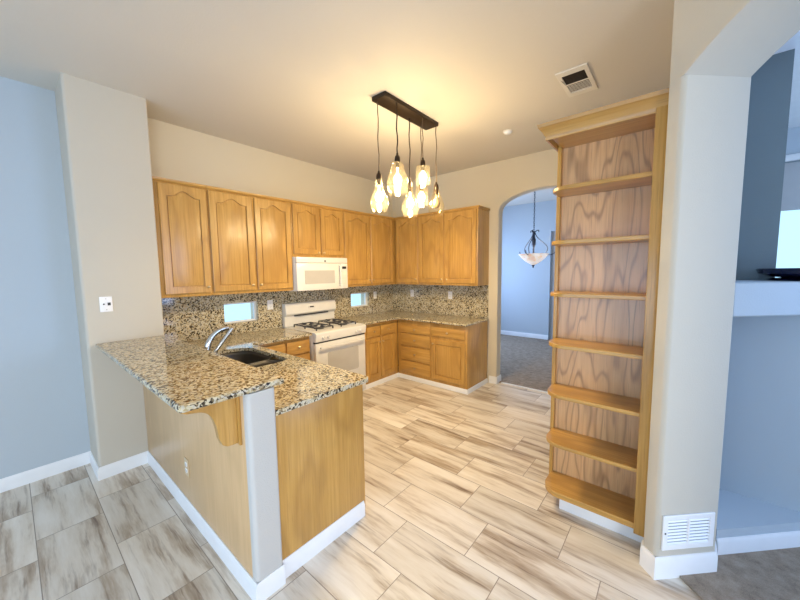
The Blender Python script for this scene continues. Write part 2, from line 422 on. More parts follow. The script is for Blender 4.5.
# baseboards
def bb_line(name, pts, h=.10, t=.013, m='white', closed=False):
    """baseboard along a polyline; body on the right-hand side of travel"""
    bm = NB(); P = [Vector(p) for p in pts]; n = len(P); off = []
    for i, p in enumerate(P):
        d1 = (P[i] - P[i - 1]).normalized() if i > 0 else (P[1] - P[0]).normalized()
        d2 = (P[i + 1] - P[i]).normalized() if i < n - 1 else d1
        n1 = Vector((d1.y, -d1.x)); n2 = Vector((d2.y, -d2.x)); b = n1 + n2
        off.append(b * (1 / max(.2, b.dot(n1))))
    prof = [(0, 0), (t, 0), (t, h - .022), (t * .55, h - .006), (t * .35, h), (0, h)]
    rings = [[bm.verts.new((p.x + o.x * a, p.y + o.y * a, z)) for a, z in prof] for p, o in zip(P, off)]
    for a, b in zip(rings, rings[1:]):
        for k in range(len(prof)):
            k2 = (k + 1) % len(prof); bm.faces.new((a[k], a[k2], b[k2], b[k]))
    bm.faces.new(rings[0]); bm.faces.new(rings[-1][::-1])
    bmesh.ops.recalc_face_normals(bm, faces=bm.faces[:])
    return struct(name, bm, M[m])
YP = -3.626                                          # oak panel plane of the bar
XE = 2.278                                           # end of the bar's low wall
bb_line('baseboard_left', [(0, -7.1), (0, YS0)])
bb_line('baseboard_stub', [(0.013, YS0), (XS, YS0), (XS, YP)])
bb_line('baseboard_bar', [(XS, YP), (XE, YP), (XE, -3.487)])
bb_line('baseboard_arch', [(1.778, 0), (AX0, 0), (AX0, .14)])
bb_line('baseboard_pillar', [(3.687, -2.16), (3.687, -2.207), (3.74, -2.26), (3.975, -2.025), (3.975, -1.90)], .115)
bb_line('baseboard_niche', [(3.99, -1.883), (4.80, NV(4.80) + .01)], .10)
bb_line('baseboard_dining', [(0.0, 3.40), (1.60, 3.40)], .11)

# windows in the splash and daylight windows
def window(name, x0, x1, y0, y1, z0, z1, axis, fr=.022, depth=.05, bars=0):
    """frame in an opening; axis = the thin direction"""
    bm = NB()
    if axis == 'x':
        c = (x0 + x1) / 2
        f = lambda a, b, d: (d, a, b); A0, A1, d0, d1 = y0, y1, c - depth / 2, c + depth / 2
    else:
        c = (y0 + y1) / 2
        f = lambda a, b, d: (a, d, b); A0, A1, d0, d1 = x0, x1, c - depth / 2, c + depth / 2
    holes = []; w = (A1 - A0 - fr) / (bars + 1)
    for k in range(bars + 1): holes.append(rect(A0 + fr + k * w, A0 + (k + 1) * w, z0 + fr, z1 - fr))
    prism(bm, rect(A0, A1, z0, z1), d0, d1, f, holes)
    o = struct(name, bm, M['white'])
    p = prism(NB(), rect(A0 + fr * .5, A1 - fr * .5, z0 + fr * .5, z1 - fr * .5), (d0 + d1) / 2 - .003, (d0 + d1) / 2 + .003, f)
    obj('pane', p, M['pane'], o); return o
for i, w in enumerate(WIN): window('window_%d' % (i + 1), -.06, -.03, w[0] + .001, w[1] - .001, w[2] + .001, w[3] - .001, 'x', .018, .04)
window('window_3', .801, 4.999, -7.24, -7.2, .051, 2.349, 'y', .05, .06, 2)
window('window_4', 6.69, 6.73, -6.799, -5.201, .801, 2.399, 'x', .05, .05, 1)  # window added around the east fill
window('window_5', 4.281, 6.299, .26, .3, .901, 2.499, 'y', .05, .05, 3)
window('window_6', 7.19, 7.21, -2.699, -.501, .701, 2.399, 'x', .05, .05, 1)
window('window_7', -.13, -.11, .901, 2.899, .801, 2.399, 'x', .05, .05, 1)
bm = NB(); box(bm, 4.20, 6.38, .165, .2, 2.50, 2.555, .004); struct('trim_1', bm, M['white'])
struct('trim_2', box(NB(), 1.93, 2.98, .055, .085, 0.0, .016, .003), M['white'])
struct('door_1', box(NB(), 1.602, 2.548, 3.46, 3.5, .013, 2.398), M['shade'])
# low wall of the bar
struct('wall_peninsula', prism(NB(), fillet([(XS + .001, YP + .012), (2.235, YP + .012), (2.235, YP), (XE, YP), (XE, -3.487), (XS + .001, -3.487)], {3: .022, 4: .014}), 0, 1.0365), M['wall_tex'])

# ------------------------------------------------------------------ stone
def slab(name, outer, z0, z1, label, cat, holes=(), bev=.012):
    o = obj(name, prism(NB(), outer, z0, z1, holes=list(holes)), M['granite'], None, bev, 3)
    return tag(o, label, cat)
ZC, ZU = .914, .885
SX0, SX1, SY0, SY1 = .72, 1.47, -3.30, -2.905
sink_hole = fillet([(SX0, SY0), (SX1, SY0), (SX1, SY1), (SX0, SY1)], {0: .05, 1: .05, 2: .10, 3: .16}, 8)
slab('granite_counter', fillet([(.022, -3.444), (XS + .002, -3.444), (XS + .002, -3.484), (2.27, -3.484), (2.27, -2.83), (.657, -2.83), (.657, -2.14), (.022, -2.14)], {4: .03, 5: .02}),
     ZU, ZC, 'speckled granite counter holding the sink, running from the bar to the range', 'countertop', [sink_hole])
slab('granite_counter', fillet([(.022, -1.347), (.657, -1.347), (.657, -.655), (1.775, -.655), (1.775, -.022), (.022, -.022)], {3: .02}),
     ZU, ZC, 'speckled granite counter in the far corner, right of the range, without a sink', 'countertop')
slab('granite_bar_top', fillet([(XS + .002, -3.895), (2.280, -3.895), (2.280, -3.43), (XS + .002, -3.43)], {1: .02, 2: .02}), 1.038, 1.069,
     'raised granite breakfast bar top above the oak panel', 'countertop', bev=.011)
bs = prism(NB(), rect(-3.445, 0.0, ZC + .001, 1.378), .001, .020, YZ, [rect(*w) for w in WIN])
bs2 = tag(obj('granite_backsplash', bs, M['granite']), 'dark speckled granite backsplash behind the range with two small windows', 'backsplash')
tag(obj('granite_backsplash', prism(NB(), rect(.021, 1.755, ZC + .001, 1.378), -.020, -.001, XZ), M['granite']),
    'speckled granite backsplash under the cabinets beside the arched doorway', 'backsplash')

# ------------------------------------------------------------------ cabinets (local frame: x width, front toward -y, z up)
def door_bm(w, h, arch=0.0, t=.02, st=.058, loc=(0, 0, 0)):
    """raised panel door; front face at y=-t"""
    bm = NB(); n = 22 if arch else 1
    def loop(ins, y, tops, ah):
        x0, x1, z0, z1 = ins, w - ins, ins, h - tops
        pts = [(x0, z0), (x1, z0)]
        for k in range(n + 1):
            u = 1 - 2 * k / n; x = (x0 + x1) / 2 + u * (x1 - x0) / 2
            dz = 0
            if ah:
                a = min(1, abs(u) / .80); dz = -ah * (1 - (.5 + .5 * math.cos(math.pi * a)))
                if abs(u) < .80: dz = dz
            pts.append((x, z1 + dz))
        return [bm.verts.new((x + loc[0], y + loc[1], z + loc[2])) for x, z in pts]
    tp = st * (1.0 if not arch else .85)
    L = [loop(0, 0, 0, 0), loop(0, -t + .004, 0, 0), loop(.004, -t, .004, 0),
         loop(st, -t, tp, arch), loop(st + .001, -t + .015, tp + .001, arch), loop(st + .009, -t + .015, tp + .009, arch), loop(st + .011, -t + .008, tp + .011, arch),
         loop(st + .046, -t + .002, tp + .046, arch * .97)]
    for a, b in zip(L, L[1:]):
        m = len(a)
        for k in range(m): bm.faces.new((a[k], a[(k + 1) % m], b[(k + 1) % m], b[k]))
    bm.faces.new(L[0][::-1]); bm.faces.new(L[-1])
    bmesh.ops.recalc_face_normals(bm, faces=bm.faces[:]); return bm
def knob_bm(x, y, z):
    return lathe(NB(), [(.0001, -.026), (.008, -.0255), (.0125, -.022), (.013, -.018), (.009, -.013), (.005, -.009), (.005, -.003), (.009, 0.0)], (x, y, z), 12, 'y')
def add_door(root, x0, x1, z0, z1, yf, arch, kx, kz):
    d = obj('door', door_bm(x1 - x0, z1 - z0, arch, loc=(x0, yf, z0)), M['oak_v'], root)
    obj('knob', knob_bm(kx, yf - .02, kz), M['brass'], d)
def add_drawer(root, x0, x1, z0, z1, yf):
    d = obj('drawer', box(NB(), x0, x1, yf - .02, yf, z0, z1, .005), M['oak_h'], root)
    obj('knob', knob_bm((x0 + x1) / 2, yf - .02, (z0 + z1) / 2), M['brass'], d)
AROT = math.pi / 2
UZ0, UZ1, UD = 1.38, 2.413, .327
def upper(label, side, a0, a1, doors, z0=UZ0, group='oak wall cabinets', ext=None):
    """side A: a = world y along the left wall; side B: a = world x along the back wall"""
    loc, rz = ((0, a0, z0), AROT) if side == 'A' else ((a0, 0, z0), 0)
    c = thing('wall_cabinet', label, 'cabinet', loc, rz, group); w = a1 - a0; H = UZ1 - z0
    g = .0015
    bm = box(NB(), g, w - g, -UD, -.002, 0, H - .028, .002)
    obj('body', bm, M['oak_v'], c)
    bm = NB(); prism(bm, [(-.002, H - .028), (-UD - .004, H - .028), (-UD - .012, H - .02), (-UD - .016, H - .004), (-UD - .016, H), (-.002, H)], g, w - g + (ext or 0), lambda a, b, d: (d, a, b))
    obj('top_moulding', bm, M['oak_h'], c)
    arch = .05 if z0 < 1.5 else .038
    for (d0, d1, kside) in doors:
        x0, x1 = d0 - a0, d1 - a0; kx = x1 - .03 if kside == 'R' else x0 + .03
        add_door(c, x0, x1, .03, H - .043, -UD, arch, kx, .085 if z0 < 1.5 else .055)
    return c
upper('tall oak wall cabinet with one arched door beside the white wing wall', 'A', -3.445, -3.022, [(-3.408, -3.028, 'R')])
upper('oak wall cabinet with two tall arched doors just left of the microwave', 'A', -3.022, -2.142, [(-3.010, -2.597, 'R'), (-2.570, -2.158, 'L')])
upper('short oak wall cabinet with two small arched doors above the microwave', 'A', -2.142, -1.372, [(-2.124, -1.757, 'R'), (-1.735, -1.388, 'L')], 1.772)
upper('oak wall cabinet with two tall arched doors between microwave and corner', 'A', -1.372, -.001, [(-1.358, -.892, 'R'), (-.866, -.40, 'L')])
upper('oak wall cabinet with one arched door just right of the inside corner', 'B', .346, .803, [(.375, .79, 'R')])
upper('oak wall cabinet with two arched doors ending beside the arched doorway', 'B', .803, 1.757, [(.816, 1.243, 'R'), (1.268, 1.735, 'L')], ext=.014)

def base(label, side, a0, a1, D=.60):
    loc, rz = ((.022, a0, 0), AROT) if side == 'A' else ((a0, -.022, 0), 0)
    if side == 'P': loc, rz = (a1, -3.484, 0), math.pi
    return thing('base_cabinet', label, 'cabinet', loc, rz, 'oak base cabinets')
def base_body(c, w, d, z1=.884, z0=.062, bevel=.002):
    obj('body', box(NB(), .001, w - .001, -d, -.002, z0, z1, bevel), M['oak_v'], c)
    b = box(NB(), .02, w - .02, -d + .03, -.03, 0.0, z0 + .001); obj('plinth', b, M['oak_h'], c)
# left of range
c = base('oak base cabinet with drawers between the sink corner and the range', 'A', -2.83, -2.135)
base_body(c, .695, .575)
for z0, z1 in ((.70, .845), (.50, .68), (.30, .48), (.11, .28)): add_drawer(c, .40, .685, z0, z1, -.575)
add_drawer(c, .09, .378, .70, .845, -.575); add_door(c, .09, .378, .11, .68, -.575, 0, .35, .62)
# right of range
c = base('oak base cabinet with two drawers over two doors, right of the range', 'A', -1.342, -.5985)
base_body(c, .7435, .575)
add_drawer(c, .095, .35, .70, .838, -.575); add_drawer(c, .368, .655, .70, .835, -.575)
add_door(c, .075, .35, .11, .675, -.575, 0, .325, .615); add_door(c, .368, .655, .11, .675, -.575, 0, .395, .615)
# back wall
c = base('oak base cabinet with a stack of four drawers in the far corner', 'B', .60, 1.20)
base_body(c, .60, .575)
for z0, z1 in ((.70, .80), (.515, .682), (.30, .490), (.11, .278)): add_drawer(c, .072, .59, z0, z1, -.575)
c = base('oak base cabinet with one drawer over one door beside the arched doorway', 'B', 1.20, 1.757)
base_body(c, .557, .575)
add_drawer(c, .015, .528, .705, .825, -.575); add_door(c, .018, .53, .11, .66, -.575, 0, .045, .60)
# peninsula run under the sink, its doors face the kitchen
c = base('oak sink base cabinet under the bar, its broad plain end facing out', 'P', .66, 2.25)
obj('body', box(NB(), .002, 1.58, -.60, -.002, .095, .69, .002), M['oak_v'], c)
obj('rail', box(NB(), .002, 1.58, -.60, -.592, .69, .884, .002), M['oak_h'], c)
obj('end_panel', box(NB(), -.004, .018, -.602, -.002, .045, .884, .003), M['oak_v'], c, label='plain oak end panel')
obj('plinth', box(NB(), .03, 1.58, -.54, -.03, 0, .096), M['oak_h'], c)
for k in range(4):
    x0 = .04 + k * .385; add_door(c, x0, x0 + .365, .11, .68, -.60, 0, x0 + (.33 if k % 2 == 0 else .035), .62)
    d = obj('drawer', box(NB(), x0, x0 + .365, -.62, -.60, .70, .845, .005), M['oak_h'], c)
# white base boards under the cabinet faces
bb_line('baseboard_cabinets_left', [(.597, -1.342), (.597, -.597), (1.757, -.597), (1.757, -.014)], .062, .012)
bb_line('baseboard_peninsula', [(2.254, -3.483), (2.254, -2.90)], .10, .014)

# oak panel and bracket of the bar
tag(obj('oak_panel', box(NB(), XS + .002, 2.234, YP, YP + .011, .10, 1.036, .001), M['oak_daylit']), 'oak veneer panel with daylight wash in its colour, facing out below the raised granite bar top', 'panel')
bk = thing('corbel', 'curved oak bracket under the overhanging end of the granite bar top', 'bracket', (2.17, YP, 1.0365))
prof = [(0, 0), (-.232, 0), (-.236, -.014), (-.226, -.030), (-.205, -.040)]
for y, z in bez((-.175, -.045), (-.115, -.050), (-.098, -.10), (-.088, -.155), 8): prof.append((y, z))
prof += [(-.082, -.20), (-.070, -.235), (-.050, -.250), (-.028, -.252), (0, -.252)]
obj('scroll', prism(NB(), [(y - .012, z) for y, z in prof], -.02, .02, YZ), M['oak_v'], bk, .003)
obj('mounting_plate', box(NB(), -.036, .036, -.012, -.0005, -.262, 0, .003), M['oak_v'], bk)

# ------------------------------------------------------------------ sink and faucet
sk = thing('kitchen_sink', 'dark double bowl undermount sink set in the granite counter behind the bar', 'sink', (1.1, -3.1, ZU))
def bowl(x0, x1, y0, y1, rad, dep):
    bm = NB(); rings = []
    for ins, z in ((0, 0), (.004, -.03), (.012, -dep * .8), (.03, -dep + .012), (.06, -dep)):
        p = fillet([(x0 + ins, y0 + ins), (x1 - ins, y0 + ins), (x1 - ins, y1 - ins), (x0 + ins, y1 - ins)], {k: max(.02, r - ins * .5) for k, r in enumerate(rad)}, 6)
        rings.append([bm.verts.new((a - 1.1, b + 3.1, z - .001)) for a, b in p])
    for a, b in zip(rings, rings[1:]):
        for k in range(len(a)): bm.faces.new((a[k], a[(k + 1) % len(a)], b[(k + 1) % len(a)], b[k]))
    bm.faces.new(rings[-1]); bmesh.ops.recalc_face_normals(bm, faces=bm.faces[:])
    for f in bm.faces: f.normal_flip()
    return bm
def bowl_part(x0, x1, rad, dep):
    o = obj('bowl', bowl(x0, x1, SY0 - .004, SY1 + .004, rad, dep), M['sink'], sk)
    s = o.modifiers.new('solid', 'SOLIDIFY'); s.thickness = .004; s.offset = -1
    obj('drain', lathe(NB(), [(.0001, .003), (.028, .003), (.032, 0)], ((x0 + x1) / 2 - 1.1, -.0, -dep + .0005), 16), M['steel'], o)
bowl_part(SX0 - .004, 1.225, (.05, .05, .10, .16), .17)
bowl_part(1.246, SX1 + .004, (.05, .05, .10, .10), .15)
obj('rim', box(NB(), 1.2255 - 1.1, 1.2455 - 1.1, SY0 + 3.1, SY1 + 3.1, -.05, -.006, .005), M['steel'], sk, label='bright metal divider between the two bowls')
fc = thing('faucet', 'brushed nickel kitchen faucet rising behind the raised bar', 'faucet', (1.14, -3.385, ZC))
obj('base', lathe(NB(), [(.030, 0), (.030, .006), (.024, .012), (.023, .075), (.020, .085), (.0001, .087)], n=18), M['steel'], fc)
obj('spout', tube(NB(), bez((0, .0, .07), (.0, -.005, .19), (.0, .06, .262), (.0, .155, .262), 14), [.022, .022, .022, .021, .021, .020, .019, .019, .018, .018, .017, .017, .017, .017, .017], 12), M['steel'], fc)
obj('handle', tube(NB(), [(.018, .0, .05), (.045, .005, .07), (.058, .03, .10), (.062, .10, .19), (.063, .160, .262)], [.012, .012, .011, .012, .014], 10), M['steel'], fc)

# ------------------------------------------------------------------ range
RY0, RY1 = -2.128, -1.352; RW = RY1 - RY0
rg = thing('gas_range', 'white freestanding gas range with four burners below the microwave', 'range', (.024, RY0, 0), AROT)
# local: x along the wall (0..RW), front toward -y
obj('body', box(NB(), .004, RW - .004, -.62, -.002, .03, .895, .004), M['appl'], rg)
bm = prism(NB(), [(-.002, .896), (-.002, .914), (-.655, .914), (-.682, .905), (-.69, .885), (-.672, .80), (-.625, .80), (-.625, .896)], .002, RW - .002, lambda a, b, d: (d, a, b))
obj('cooktop', bm, M['appl'], rg, .004)
obj('oven_door', box(NB(), .006, RW - .006, -.668, -.622, .20, .782, .008), M['appl'], rg)
od = [o for o in rg.children if o.name.startswith('oven_door')][0]
obj('oven_window', prism(NB(), fillet([(.17, .37), (RW - .13, .37), (RW - .13, .66), (.17, .66)], .02), -.672, -.667, XZ), M['appl_gray'], od, label='grey glass oven window')
bm = NB(); box(bm, .05, RW - .05, -.715, -.695, .715, .745, .008); box(bm, .06, .085, -.70, -.667, .72, .74, .003); box(bm, RW - .085, RW - .06, -.70, -.667, .72, .74, .003)
obj('door_handle', bm, M['appl'], od)
obj('vent_gap', box(NB(), .008, RW - .008, -.66, -.622, .784, .799), M['black'], rg, label='dark gap above the oven door')
obj('storage_drawer', box(NB(), .006, RW - .006, -.664, -.622, .05, .195, .006), M['appl'], rg)
for k, x in enumerate((.10, .17, RW - .17, RW - .10)):
    kb = lathe(NB(), [(.0001, -.028), (.012, -.028), (.016, -.024), (.019, -.004), (.021, 0)], (0, 0, 0), 16, 'y')
    kb.transform(Matrix.Rotation(R(-10), 4, 'X')); kb.transform(Matrix.Translation((x, -.681, .845)))
    ko = obj('control_knob', kb, M['appl'], rg)
    mk = box(NB(), -.002, .002, -.031, -.027, -.003, .013); mk.transform(Matrix.Rotation(R(-10), 4, 'X')); mk.transform(Matrix.Translation((x, -.681, .845)))
    obj('pointer', mk, M['appl_gray'], ko)
# back guard
bm = prism(NB(), [(-.002, .914), (-.055, .914), (-.055, 1.045), (-.075, 1.055), (-.095, 1.075), (-.088, 1.18), (-.072, 1.203), (-.002, 1.206)], .002, RW - .002, lambda a, b, d: (d, a, b))
bg = obj('back_guard', bm, M['appl'], rg, .005)
obj('vent_slot', box(NB(), .13, RW - .13, -.081, -.054, 1.040, 1.054), M['black'], bg)
obj('clock_display', box(NB(), .325, .425, -.0955, -.085, 1.125, 1.158, .002), M['appl'], bg)
obj('clock_digits', box(NB(), .345, .405, -.0975, -.0935, 1.134, 1.150), M['black'], bg)
def burner(cx, cy):
    b = obj('burner', lathe(NB(), [(.062, .914), (.058, .917), (.045, .918), (.045, .926), (.030, .930), (.0001, .931)], (cx, cy, 0), 20), M['iron'], rg)
    return b
for cx in (.205, RW - .205):
    for cy in (-.238, -.465): burner(cx, cy)
    bm = NB(); zt = .950; x0, x1 = cx - .118, cx + .118; y0, y1 = -.580, -.125; w = .011
    for (a, b) in (((x0, y0), (x1, y0)), ((x0, y1), (x1, y1)), ((x0, y0), (x0, y1)), ((x1, y0), (x1, y1)), ((x0, -.3525), (x1, -.3525))):
        box(bm, a[0] - w / 2, b[0] + w / 2, a[1] - w / 2, b[1] + w / 2, zt - .012, zt, .002)
    for cy in (-.238, -.465):
        for dx, dy in ((1, 0), (-1, 0), (0, 1), (0, -1)):
            if dx: box(bm, cx + dx * .03, cx + dx * .118, cy - w / 2, cy + w / 2, zt - .010, zt + .004, .002)
            else: box(bm, cx - w / 2, cx + w / 2, cy + dy * .03, cy + dy * .115, zt - .010, zt + .004, .002)
    for a in (x0, x1):
        for b in (y0, -.3525, y1): box(bm, a - .006, a + .006, b - .006, b + .006, .9142, zt - .008)
    obj('grate', bm, M['iron'], rg, label='dark cast iron grate')

# ------------------------------------------------------------------ microwave
MZ0, MZ1, MD = 1.369, 1.768, .405
mw = thing('microwave', 'white over-the-range microwave hung between the oak wall cabinets', 'microwave', (.022, -2.138, MZ0), AROT)
MW = .762; H = MZ1 - MZ0; fd = -(MD - .022)
obj('body', box(NB(), 0, MW, fd + .04, -.001, 0, H, .004), M['appl'], mw)
obj('top_panel', box(NB(), 0, MW, fd, fd + .039, H - .068, H, .006), M['appl'], mw)
dr = obj('door', box(NB(), 0, .645, fd, fd + .039, .002, H - .071, .006), M['appl'], mw)
obj('door_window', prism(NB(), fillet([(.105, .080), (.545, .080), (.545, .240), (.105, .240)], .008), fd - .003, fd + .002, XZ), M['appl_gray'], dr, label='grey mesh door window')
bm = NB(); tube(bm, [(.62, fd - .002, .045), (.62, fd - .028, .06), (.62, fd - .034, .12), (.62, fd - .034, .22), (.62, fd - .028, .285), (.62, fd - .002, .30)], .011, 10)
obj('door_handle', bm, M['appl'], dr)
cp = obj('control_panel', box(NB(), .648, MW, fd, fd + .039, .002, H - .071, .004), M['appl'], mw)
obj('display', box(NB(), .672, .738, fd - .002, fd + .003, .257, .288), M['black'], cp)
for r in range(5):
    for k in range(3): obj('button', box(NB(), .670 + k * .025, .690 + k * .025, fd - .0015, fd + .002, .055 + r * .036, .079 + r * .036, .002), M['vent_wh'], cp)
obj('emblem', lathe(NB(), [(.0001, fd - .0015), (.012, fd - .0015), (.013, fd + .001)], (.402, 0, H - .045), 20, 'y'), M['gun'], mw, label='small round dark emblem')

# ------------------------------------------------------------------ pendant fixture
pf = thing('pendant_light', 'dark bronze bar pendant with six hanging glass jar shades', 'ceiling light', (1.865, -1.895, HC))
obj('canopy', box(NB(), -.090, .060, -.365, .395, -.036, -.0005, .004), M['bronze'], pf)
def jar(kind, h, rmax):
    if kind == 'tear': p = [(.028, 0), (.030, -.02), (.028, -.05), (.034, -.085), (.055, -.13), (.074, -.175), (.078, -.21), (.070, -.25), (.058, -.285), (.060, -.292), (.056, -.297)]
    elif kind == 'bell': p = [(.030, 0), (.040, -.012), (.052, -.05), (.056, -.075), (.074, -.115), (.084, -.165), (.084, -.205), (.074, -.25), (.066, -.268), (.068, -.275), (.064, -.28)]
    elif kind == 'jar': p = [(.03, 0), (.052, -.008), (.058, -.03), (.058, -.085), (.052, -.10), (.058, -.115), (.060, -.17), (.052, -.20), (.050, -.205)]
    else: p = [(.026, 0), (.034, -.02), (.036, -.045), (.050, -.08), (.070, -.125), (.078, -.165), (.074, -.205), (.056, -.24), (.058, -.246), (.054, -.25)]
    k = h / -p[-1][1]; kr = rmax / max(r for r, _ in p)
    return [(r * kr, z * k) for r, z in p]
def pendant(x, y, ztop, zbot, kind, rmax, lit=True, thick=.004):
    x -= 1.865; y += 1.895; zt = ztop - HC; h = ztop - zbot
    wob = [(x + .004 * math.sin(k * 1.7 + y * 9), y + .003 * math.cos(k * 1.3 + y * 5), -.035 + (zt + .06 + .035) * k / 8) for k in range(9)]
    wob[0] = (x, y, -.035); wob[-1] = (x, y, zt + .06)
    obj('cord', tube(NB(), wob, thick, 8), M['cord'] if thick < .005 else M['bronze'], pf)
    s = obj('socket', lathe(NB(), [(.0001, .075), (.008, .072), (.010, .055), (.020, .045), (.024, .02), (.024, -.004), (.018, -.008), (.017, -.045), (.0001, -.046)], (x, y, zt), 16), M['bronze'], pf)
    bz = zt - h * .52
    obj('bulb', lathe(NB(), [(.0001, -.045), (.016, -.042), (.030, -.028), (.036, -.006), (.033, .014), (.019, .036), (.012, .046), (.008, .06), (.008, max(.062, zt - .046 - bz))], (x, y, bz), 16), M['bulb'] if lit else M['bulb_dim'], s)
    g = obj('glass_shade', lathe(NB(), jar(kind, h, rmax), (x, y, zt), 28), M['glass'], pf)
    if lit:
        l = bpy.data.lights.new('bulb_light', 'POINT'); l.energy = BULB_W; l.color = WARM; l.shadow_soft_size = .028
        lo = bpy.data.objects.new('bulb_light', l); C.objects.link(lo); lo.parent = pf; lo.location = (x, y, bz - .012)
        l = bpy.data.lights.new('bulb_down_fill', 'SPOT'); l.energy = BULB_DOWN_FILL; l.color = WARM; l.shadow_soft_size = .03  # added downward fill at the bulb, keeps the ceiling from washing out
        l.spot_size = math.pi; l.spot_blend = .5
        lo = bpy.data.objects.new('bulb_down_fill', l); C.objects.link(lo); lo.parent = pf; lo.location = (x, y, bz - .014)
pendant(1.815, -2.232, 2.350, 2.085, 'tear', .078)
pendant(1.915, -2.110, 2.50, 2.225, 'bell', .090, thick=.0055)
pendant(1.815, -1.815, 2.365, 2.090, 'tear', .082, thick=.0050)
pendant(1.915, -1.748, 2.55, 2.370, 'jar', .068)
pendant(1.815, -1.635, 2.40, 2.215, 'jar', .066)
pendant(1.915, -1.528, 2.375, 2.120, 'drop', .080, lit=False)

# ------------------------------------------------------------------ bookcase
bk = thing('bookcase', 'tall open oak bookcase with seven shelves and rounded left shelf ends', 'bookcase', (3.41, -1.98, 0))
BX0, BX1, BYF, BYB = 3.124, 3.685, -2.10, -1.855
obj('back_panel', box(NB(), BX0 + .012, BX1 - .018, BYB, BYB + .016, .105, 2.45), M['oak_in'], bk, world=True, label='brown oak back panel with bold grain')
obj('left_post', box(NB(), BX0 - .010, BX0 + .012, BYB - .03, BYB + .016, .105, 2.42, .002), M['oak_v'], bk, world=True)
obj('side_panel', box(NB(), BX1 - .018, BX1, BYF + .0005, BYB + .016, .098, 2.45, .001), M['oak_v'], bk, world=True)
obj('stile', box(NB(), BX1 - .050, BX1 + .001, BYF - .018, BYF, .095, 2.41, .003), M['oak_v'], bk, world=True)
for k in range(7):
    z = .145 + .3243 * k
    sh = fillet([(BX0, BYB), (BX0, BYF), (BX1 - .0185, BYF), (BX1 - .0185, BYB)], {1: .11}, 12)
    obj('shelf', prism(NB(), sh, z - (.024 if k else .036), z), M['oak_h'], bk, .003, world=True)
# top: board, frieze and crown moulding, wrapping round the left end
obj('top_board', box(NB(), BX0 + .01, BX1 - .0185, BYF + .002, BYB, 2.382, 2.40), M['oak_h'], bk, world=True)
def sweep(bm, path, prof):
    P = [Vector(p) for p in path]; n = len(P); rings = []
    for i, p in enumerate(P):
        d1 = (P[i] - P[i - 1]).normalized() if i > 0 else (P[1] - P[0]).normalized()
        d2 = (P[i + 1] - P[i]).normalized() if i < n - 1 else d1
        n1 = Vector((d1.y, -d1.x)); n2 = Vector((d2.y, -d2.x)); b = n1 + n2; o = b * (1 / b.dot(n1))
        rings.append([bm.verts.new((p.x + o.x * a, p.y + o.y * a, z)) for a, z in prof])
    for a, b in zip(rings, rings[1:]):
        for k in range(len(prof)): bm.faces.new((a[k], a[(k + 1) % len(prof)], b[(k + 1) % len(prof)], b[k]))
    bm.faces.new(rings[0]); bm.faces.new(rings[-1][::-1]); bmesh.ops.recalc_face_normals(bm, faces=bm.faces[:]); return bm
cr = [(0, 2.372), (.010, 2.372), (.012, 2.395), (.018, 2.402), (.024, 2.418), (.040, 2.438), (.046, 2.442), (.050, 2.462), (0, 2.462)]
obj('crown_moulding', sweep(NB(), [(BX0 - .011, BYB + .016), (BX0 - .011, BYF - .004), (BX1 + .001, BYF - .004)], cr), M['oak_h'], bk, world=True)
struct('trim_3', box(NB(), 3.226, 3.686, -2.036, -2.02, 0, .104, .001), M['white'])
struct('wall_bookcase_base', box(NB(), 3.226, 3.686, -2.019, -1.836, 0, .1035), M['white'])

# ------------------------------------------------------------------ chandelier in the dining room
CHX, CHY = 1.86, 1.5; CB = 1.68
ch = thing('chandelier', 'hanging bowl chandelier with dark scrolled arms seen through the arched doorway', 'ceiling light', (CHX, CHY, 0))
obj('ceiling_cup', lathe(NB(), [(.0001, 3.03), (.05, 3.035), (.065, 3.0595)], n=20), M['gun'], ch)
bm = NB()
for k in range(24):
    z = 2.22 + k * (3.03 - 2.22) / 24; a = k % 2
    pts = [((.010 * math.cos(t)) * (1 - a), (.010 * math.cos(t)) * a, z + .019 + .024 * math.sin(t)) for t in [2 * math.pi * j / 10 for j in range(11)]]
    tube(bm, pts, .0032, 6, False)
obj('chain', bm, M['gun'], ch)
obj('stem', lathe(NB(), [(.0001, 2.23), (.035, 2.225), (.04, 2.215), (.02, 2.205), (.02, 2.12), (.032, 2.09), (.030, 2.0), (.014, 1.95), (.014, 1.72), (.0001, 1.72)], n=14), M['gun'], ch)
for k in range(3):
    a = 2 * math.pi * k / 3 + .5
    loc = bez((.02, 0, 2.20), (.05, 0, 2.05), (.30, 0, 2.0), (.20, 0, 1.87), 12) + bez((.20, 0, 1.87), (.17, 0, 1.81), (.34, 0, 1.80), (.355, 0, 1.90), 8)[1:]
    rt = Matrix.Rotation(a, 4, 'Z'); pts = [tuple(rt @ Vector(p)) for p in loc]
    obj('arm', tube(NB(), pts, .0065, 8), M['gun'], ch)
    sc = bez((.02, 0, 2.215), (.06, 0, 2.26), (.09, 0, 2.24), (.075, 0, 2.21), 8)
    obj('scroll', tube(NB(), [tuple(rt @ Vector(p)) for p in sc], .007, 8), M['gun'], ch)
obj('bowl', lathe(NB(), [(.018, CB - .02), (.06, CB), (.13, CB + .045), (.19, CB + .10), (.235, CB + .155), (.245, CB + .162), (.238, CB + .165), (.18, CB + .11), (.12, CB + .06), (.05, CB + .02), (.018, CB)], n=32), M['alab'], ch, label='lit pale alabaster glass bowl')
obj('finial', lathe(NB(), [(.0001, CB - .075), (.012, CB - .065), (.008, CB - .05), (.022, CB - .035), (.022, CB - .02), (.0001, CB - .012)], n=14), M['gun'], ch)
l = bpy.data.lights.new('chandelier_light', 'POINT'); l.energy = 8; l.color = (1, .86, .70); l.shadow_soft_size = .05
lo = bpy.data.objects.new('chandelier_light', l); C.objects.link(lo); lo.parent = ch; lo.location = (0, 0, CB + .25)

